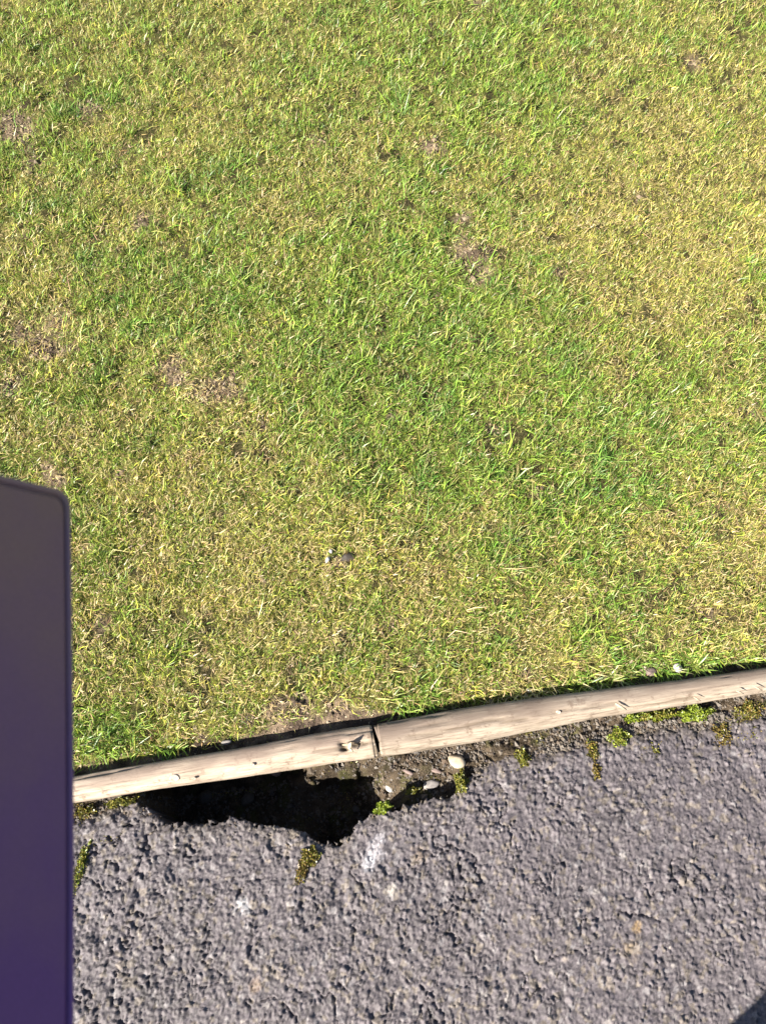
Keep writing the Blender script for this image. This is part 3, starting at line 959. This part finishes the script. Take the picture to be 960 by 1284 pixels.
pal = np.array([[.11, .10, .095], [.17, .14, .11], [.26, .23, .20], [.14, .10, .07], [.24, .20, .16]])
build_grit("loose_grit", x, v + ylog(x), z, np.clip(RNG.lognormal(math.log(.0021), .5, n), .0009, .0075), pick(pal, n) * .62,
           "loose grit and crumbs of soil between log and asphalt")
n = 900
x = RNG.uniform(-.55, .7, n); v = .026 + RNG.random(n) * .05
keep = (field(x, v + ylog(x), BARE) > .15) | (RNG.random(n) < .35)
x, v = x[keep], v[keep]; n = len(x)
build_grit("soil_crumbs", x, v + ylog(x), lawn_z(x, v) + .001, np.clip(RNG.lognormal(math.log(.0024), .45, n), .001, .007),
           pick(np.array([[.20, .15, .105], [.28, .22, .16], [.36, .29, .21]]), n), "dry soil crumbs along the gap behind the log")

x = RNG.uniform(-1.0, 1.0, 60000); v = RNG.uniform(.05, 1.9, 60000)
keep = (RNG.random(60000) < 1.1 * np.clip(turf(x, v + ylog(x))[2], 0, 1) - .25) & in_view(x, v + ylog(x))
x, v = x[keep], v[keep]; n = len(x)
build_grit("soil_crumbs", x, v + ylog(x), lawn_z(x, v) + .002, np.clip(RNG.lognormal(math.log(.0030), .5, n), .001, .009),
           pick(np.array([[.07, .05, .035], [.16, .12, .08], [.30, .24, .16], [.22, .16, .11]]), n), "worm casts and soil crumbs in the bare patches of the lawn")

# ------------------------------------------------------------------ moss
def moss(px, py, z, rx, ry, h, cols, label, seed, rot=0, n=420):
    rg = np.random.default_rng(seed)
    gx, gy = ground(px, py, z)
    r = np.sqrt(rg.random(n)) ; a = rg.uniform(0, 2 * np.pi, n)
    lump = .75 + .35 * np.sin(a * 3 + seed) * np.sin(a * 2 + 1.3 * seed)
    rx, ry = rx * 1.3, ry * 1.3
    z = z + (.005 if z > -.006 else .003)
    lx = r * np.cos(a) * rx * lump; ly = r * np.sin(a) * ry * lump
    c, s = math.cos(rot), math.sin(rot)
    x = lx * c - ly * s; y = lx * s + ly * c
    top = h * (1 - r ** 2) * (.55 + .9 * vnoise(x + seed, y, .006, seed))
    ln = rg.uniform(.0022, .0048, n); w2 = rg.uniform(.0010, .0018, n)
    az = rg.uniform(0, 2 * np.pi, n); tl = rg.uniform(.15, 1.15, n)
    b = np.stack([x, y, top], -1)
    d = np.stack([np.cos(az) * np.sin(tl), np.sin(az) * np.sin(tl), np.cos(tl)], -1) * ln[:, None]
    sd = np.stack([-np.sin(az), np.cos(az), np.zeros(n)], -1) * w2[:, None]
    V = np.stack([b - sd * .6, b + sd * .6, b + d * .6 + sd, b + d, b + d * .6 - sd], 1)
    F = (np.arange(n)[:, None] * 5 + np.array([[0, 1, 2, 3, 4]]))
    cols = np.array(cols, float)
    cc = cols[rg.integers(0, len(cols), n)] * np.exp(rg.normal(0, .22, n))[:, None]
    # low cushion beneath
    k, m = 20, 5
    th = np.linspace(0, 2 * np.pi, k, endpoint=False)
    CV = [[0, 0, h * .75]]
    for q in range(1, m + 1):
        f = q / m
        ll = .72 + .32 * np.sin(th * 3 + seed) * np.sin(th * 2 + 1.3 * seed)
        ex = np.cos(th) * rx * f * ll; ey = np.sin(th) * ry * f * ll
        ez = h * .75 * (1 - f ** 2) * (.7 + .6 * vnoise(ex + seed, ey, .006, seed)) - .003 * f
        CV += np.stack([ex * c - ey * s, ex * s + ey * c, ez], -1).tolist()
    T = [[0, 1 + j, 1 + (j + 1) % k] for j in range(k)]
    Q = [[1 + q * k + j, 1 + (q + 1) * k + j, 1 + (q + 1) * k + (j + 1) % k, 1 + q * k + (j + 1) % k] for q in range(m - 1) for j in range(k)]
    nv = n * 5
    allV = np.concatenate([V.reshape(-1, 3), np.array(CV)])
    allC = np.concatenate([np.repeat(cc, 5, 0), np.tile(cols.mean(0) * .8, (len(CV), 1))])
    o = np_mesh("moss_clump", allV, [F, np.array(T) + nv, np.array(Q) + nv], M_MOSS, smooth=False, attrs={"blade_colour": allC})
    o.location = (float(gx), float(gy), z)
    tag(o, label, "moss", "moss clumps along the asphalt edge")
BRIGHT = [(.16, .215, .018), (.22, .27, .028), (.12, .17, .018), (.27, .31, .05)]
OLIVE = [(.13, .14, .022), (.18, .17, .03), (.09, .10, .018), (.22, .19, .04)]
BROWN = [(.16, .105, .03), (.20, .14, .035), (.11, .085, .025), (.15, .14, .03)]
moss(866, 897, -.008, .030, .014, .014, BRIGHT, "largest bright green moss cushion against the right log", 1, .15, 900)
moss(820, 899, -.010, .038, .010, .010, BRIGHT[:1] + OLIVE, "low olive moss band under the right log beside the bright cushion", 2, .15, 600)
moss(790, 902, -.010, .014, .008, .008, BRIGHT, "small green moss clump below the pale sliver on the log", 3, .1, 260)
moss(774, 928, -.005, .019, .015, .008, BRIGHT + OLIVE, "round yellow green moss clump sunk in the asphalt, away from the log", 4, .4, 420)
moss(742, 945, -.005, .010, .018, .006, OLIVE + BROWN[:2], "olive moss clump trailing down the asphalt left of the round clump", 5, .1, 300)
moss(746, 968, -.003, .006, .016, .003, BROWN, "thin rusty brown moss streak on the asphalt below the olive clump", 6, .0, 140)
moss(656, 953, -.006, .012, .017, .007, OLIVE, "olive moss clump at the asphalt edge right of the cream stone", 7, .3, 300)
moss(820, 942, -.004, .007, .012, .004, OLIVE, "small faint moss spot below the low moss band", 8, .1, 120)
moss(940, 894, -.009, .026, .017, .007, OLIVE + BROWN, "wide olive brown moss mat near the right picture edge", 9, .2, 520)
moss(905, 925, -.005, .014, .022, .004, BROWN, "brown moss mat on the asphalt below the bright cushion", 10, .2, 330)
moss(481, 1012, -.004, .015, .009, .010, BRIGHT, "bright green moss tuft on the asphalt rim right of the hole", 11, .5, 380)
moss(579, 982, -.008, .011, .022, .010, OLIVE, "upright olive moss clump under the cream stone", 12, .1, 420)
moss(390, 1072, -.003, .017, .014, .006, OLIVE + BROWN, "brownish moss clump below the hole", 13, .4, 380)
moss(380, 1092, -.003, .009, .018, .004, BROWN, "rusty brown moss streak trailing below the hole", 14, -.3, 220)
moss(104, 1085, -.003, .0085, .040, .006, OLIVE + BRIGHT[:1], "long olive moss strip in a crack by the purple panel", 15, -.2, 460)
moss(108, 1018, -.008, .020, .010, .007, BROWN + OLIVE, "brown moss under the left log beside the purple panel", 16, .2, 300)
moss(152, 1006, -.008, .026, .008, .007, OLIVE, "olive moss band under the left log by the hole", 17, .2, 340)
moss(515, 992, -.030, .012, .005, .005, OLIVE, "tiny dull moss clump on the soil slope under the log joint", 18, .3, 120)

# thin film of moss creeping over grit, soil and stones between the cushions
n = 16000
x = RNG.uniform(-.56, .72, n); v = -rlog(x) * .9 - RNG.random(n) ** 1.5 * .075
y = v + ylog(x)
dens = sstep(.12, .5, fbm(x, y, .045, 191, 4)) * np.where((x > ground(590, 950)[0]) | (x < ground(180, 1000)[0]), 1.0, .35)
keep = (RNG.random(n) < dens)
x, v, y = x[keep], v[keep], y[keep]; n = len(x)
z = np.where(v > vasph(x), soil_z(x, v) + .004, np.maximum(.0015 - .008 * sstep(.03, .0, vasph(x) - v), soil_z(x, v) + .003))
c = pick(np.array(OLIVE + BROWN[:2]), n) * np.exp(RNG.normal(-.1, .25, n))[:, None]
o = blades_mesh("moss_film", np.stack([x, y, z], -1), RNG.uniform(0, 2 * np.pi, n), RNG.uniform(.3, 1.3, n), RNG.uniform(.002, .0045, n),
                RNG.uniform(.0014, .0026, n), np.zeros(n), c, c * 1.1, M_MOSS, segs=1)
tag(o, "thin film of olive moss over the grit between log and asphalt", "moss", kind='stuff')

# ------------------------------------------------------------------ broader tufts overhanging the log
def tuft(px, py, n, spread, lmin, lmax, wid, pal, label, seed, lean=.9, bias=None):
    rg = np.random.default_rng(seed)
    gx, gy = ground(px, py, 0)
    x = gx + rg.normal(0, spread, n); y = gy + rg.normal(0, spread * .45, n)
    y = np.maximum(y, ylog(x) + .040)
    z = lawn_z(x, y - ylog(x))
    az = rg.uniform(0, 2 * np.pi, n) if bias is None else rg.normal(bias, 1.1, n)
    pal = np.array(pal)
    col = pal[rg.integers(0, len(pal), n)] * np.exp(rg.normal(0, .2, n))[:, None]
    o = blades_mesh("grass_tuft", np.stack([x - gx, y - gy, z], -1), az, np.clip(rg.normal(lean, .3, n), .1, 1.5),
                    rg.uniform(lmin * .75, lmax * .75, n), rg.uniform(wid * .5, wid * .8, n), rg.normal(.5, .3, n), col, col * 1.1, M_GRASS)
    o.location = (float(gx), float(gy), 0)
    tag(o, label, "grass tuft", "taller grass tufts at the lawn edge")
LG = [(.09, .17, .02), (.14, .22, .03), (.22, .28, .05), (.30, .33, .09)]
tuft(872, 832, 90, .020, .025, .055, .0042, LG, "broad bright green grass tuft hanging over the right log", 1)
tuft(838, 842, 46, .012, .025, .050, .0042, LG, "green grass tuft beside the small white stone at the right log", 2, bias=-1.2)
tuft(503, 884, 60, .018, .025, .050, .0034, LG, "green grass tuft hanging over the log just right of the joint", 3, bias=-1.0)
tuft(208, 938, 50, .012, .025, .048, .0032, LG[:2] + [(.05, .10, .015)], "dark green grass tuft leaning over the left log", 4, bias=-.8)
tuft(130, 935, 110, .030, .025, .048, .0030, LG[:3], "wide green grass tuft beside the purple panel", 5)
tuft(745, 856, 80, .030, .028, .055, .0030, LG + [(.5, .44, .22)], "yellow green grass tuft lying on the right log", 6, bias=-.9)
tuft(672, 868, 80, .035, .028, .055, .0026, LG[2:] + [(.52, .45, .24), (.46, .38, .18)], "pale straw tuft hanging over the right log left of the yellow green one", 7, bias=-1.3)
tuft(940, 832, 36, .02, .03, .06, .003, LG, "long bladed green tuft at the right picture edge by the log", 8, bias=.6)

# ------------------------------------------------------------------ purple cover flap close to the lens
def build_flap():
    CM = camo.matrix_basis.copy() if False else Matrix.Translation(camo.location) @ camo.rotation_euler.to_matrix().to_4x4()
    A = Vector(((86 - 480) / F_PX * .30, (642 - 617) / F_PX * .30, -.30))     # far upper corner
    u = Vector((-.5, .175, .866)).normalized()                                # towards the hinge
    vv = Vector((.113, -1, .2675))
    vv = (vv - u * vv.dot(u)).normalized()                                    # down the free edge
    nn = vv.cross(u).normalized()
    if nn.x < 0: nn = -nn                                                     # lining side
    root = empty("cover_flap", CM @ (A + vv * .24))
    tag(root, "dark purple grey cover flap with rounded corner standing along the left picture edge", "cover flap")
    inv = root.location.copy()
    def panel(name, u0, u1, v0, v1, n0, n1, rad, bev, mat, parent, hollow=0):
        """rounded slab: outline in (u,v), thickness n0..n1 with soft edges"""
        def outline(ins):
            a0, a1, b0, b1 = u0 + ins, u1 - ins, v0 + ins, v1 - ins
            r = max(rad - ins, .0006)
            pts = []
            for cu, cv, t0 in ((a1 - r, b1 - r, 0), (a0 + r, b1 - r, 90), (a0 + r, b0 + r, 180), (a1 - r, b0 + r, 270)):
                for k in range(9):
                    t = R(t0 + k * 90 / 8)
                    pts.append((cu + r * math.cos(t), cv + r * math.sin(t)))
            # extra points along the long sides so the slab can bow
            out = []
            for i, p in enumerate(pts):
                q = pts[(i + 1) % len(pts)]
                out.append(p)
                if math.hypot(q[0] - p[0], q[1] - p[1]) > .02:
                    for s in range(1, 16): out.append((p[0] + (q[0] - p[0]) * s / 16, p[1] + (q[1] - p[1]) * s / 16))
            return out
        prof = [(bev, n0)]
        for k in range(1, 5):
            t = R(k * 90 / 4); prof.append((bev * (1 - math.sin(t)), n0 + bev * (1 - math.cos(t)) * (1 if n1 > n0 else -1)))
        for k in range(0, 5):
            t = R(k * 90 / 4); prof.append((bev * (1 - math.cos(t)), n1 - bev * (1 - math.sin(t)) * (1 if n1 > n0 else -1)))
        if hollow:                                         # only a raised welt along the edge
            m, h = hollow / 2, (n1 - n0)
            prof = [(m - m * math.cos(R(t)), n0 + h * math.sin(R(t))) for t in range(0, 181, 20)]
        bm = bmesh.new()
        rings, flare_mix = [], []
        def place(a, b, c):
            bow = -.0035 * ((b / .24) ** 2) - .0020 * ((b / .24) ** 4)
            return CM @ (A + u * (a - bow * 0) + vv * b + nn * c + u * (-bow) * 1.0) - inv
        for ins, nz in prof:
            rings.append([bm.verts.new(place(a, b, nz)) for a, b in outline(ins)])
            flare_mix += [b / .20 for a, b in outline(ins)]
        K = len(rings[0])
        for a, b in zip(rings, rings[1:]):
            for k in range(K): bm.faces.new((a[k], a[(k + 1) % K], b[(k + 1) % K], b[k]))
        if not hollow:
            bm.faces.new(rings[0][::-1]); bm.faces.new(rings[-1])
        bmesh.ops.recalc_face_normals(bm, faces=bm.faces)
        me = bpy.data.meshes.new(name)
        bm.to_mesh(me); bm.free()
        me.materials.append(mat)
        me.attributes.new('wear_and_light', 'FLOAT', 'POINT').data.foreach_set('value', np.array(flare_mix, np.float32))
        for p in me.polygons: p.use_smooth = len(p.vertices) < 10
        o = bpy.data.objects.new(name, me)
        COL.objects.link(o); o.parent = parent
        return o
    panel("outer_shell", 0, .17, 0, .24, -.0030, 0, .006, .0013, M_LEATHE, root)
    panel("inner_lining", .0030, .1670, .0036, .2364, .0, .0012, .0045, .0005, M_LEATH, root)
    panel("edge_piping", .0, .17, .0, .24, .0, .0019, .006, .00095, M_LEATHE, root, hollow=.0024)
build_flap()

# ------------------------------------------------------------------ made-up post out of view, added to cast the lower right corner shade
def build_shade_post():
    e = Vector((.519, -.171, 0))                       # the shade's edge runs through here along the light
    side = Vector((LD.y, -LD.x, 0))                    # to the right of the light
    base = e - LD * .78 + side * .10
    root = empty("shade_post", (base.x, base.y, -.05))
    root.rotation_euler = (0, 0, R(SUN_AZ))
    tag(root, "square timber post added out of view to cast the corner shade", "post")
    def box(name, sx, sy, z0, z1, bev, mat, tip=0):
        bm = bmesh.new()
        bmesh.ops.create_cube(bm, size=1)
        for q in bm.verts:
            q.co = Vector((q.co.x * sx, q.co.y * sy, z0 if q.co.z < 0 else z1))
        if tip:
            top = [f for f in bm.faces if f.normal.z > .9]
            r = bmesh.ops.poke(bm, faces=top)
            for q in r['verts']: q.co.z += tip
        bmesh.ops.bevel(bm, geom=bm.edges[:], offset=bev, segments=2, affect='EDGES')
        me = bpy.data.meshes.new(name)
        bm.to_mesh(me); bm.free()
        me.materials.append(mat)
        o = bpy.data.objects.new(name, me)
        COL.objects.link(o); o.parent = root
    box("shaft", .2, .2, 0, 1.0, .006, M_POST)
    box("cap", .23, .205, 1.0, 1.03, .005, M_POST, .03)
    box("band", .206, .203, .93, .955, .002, M_IRON)
build_shade_post()
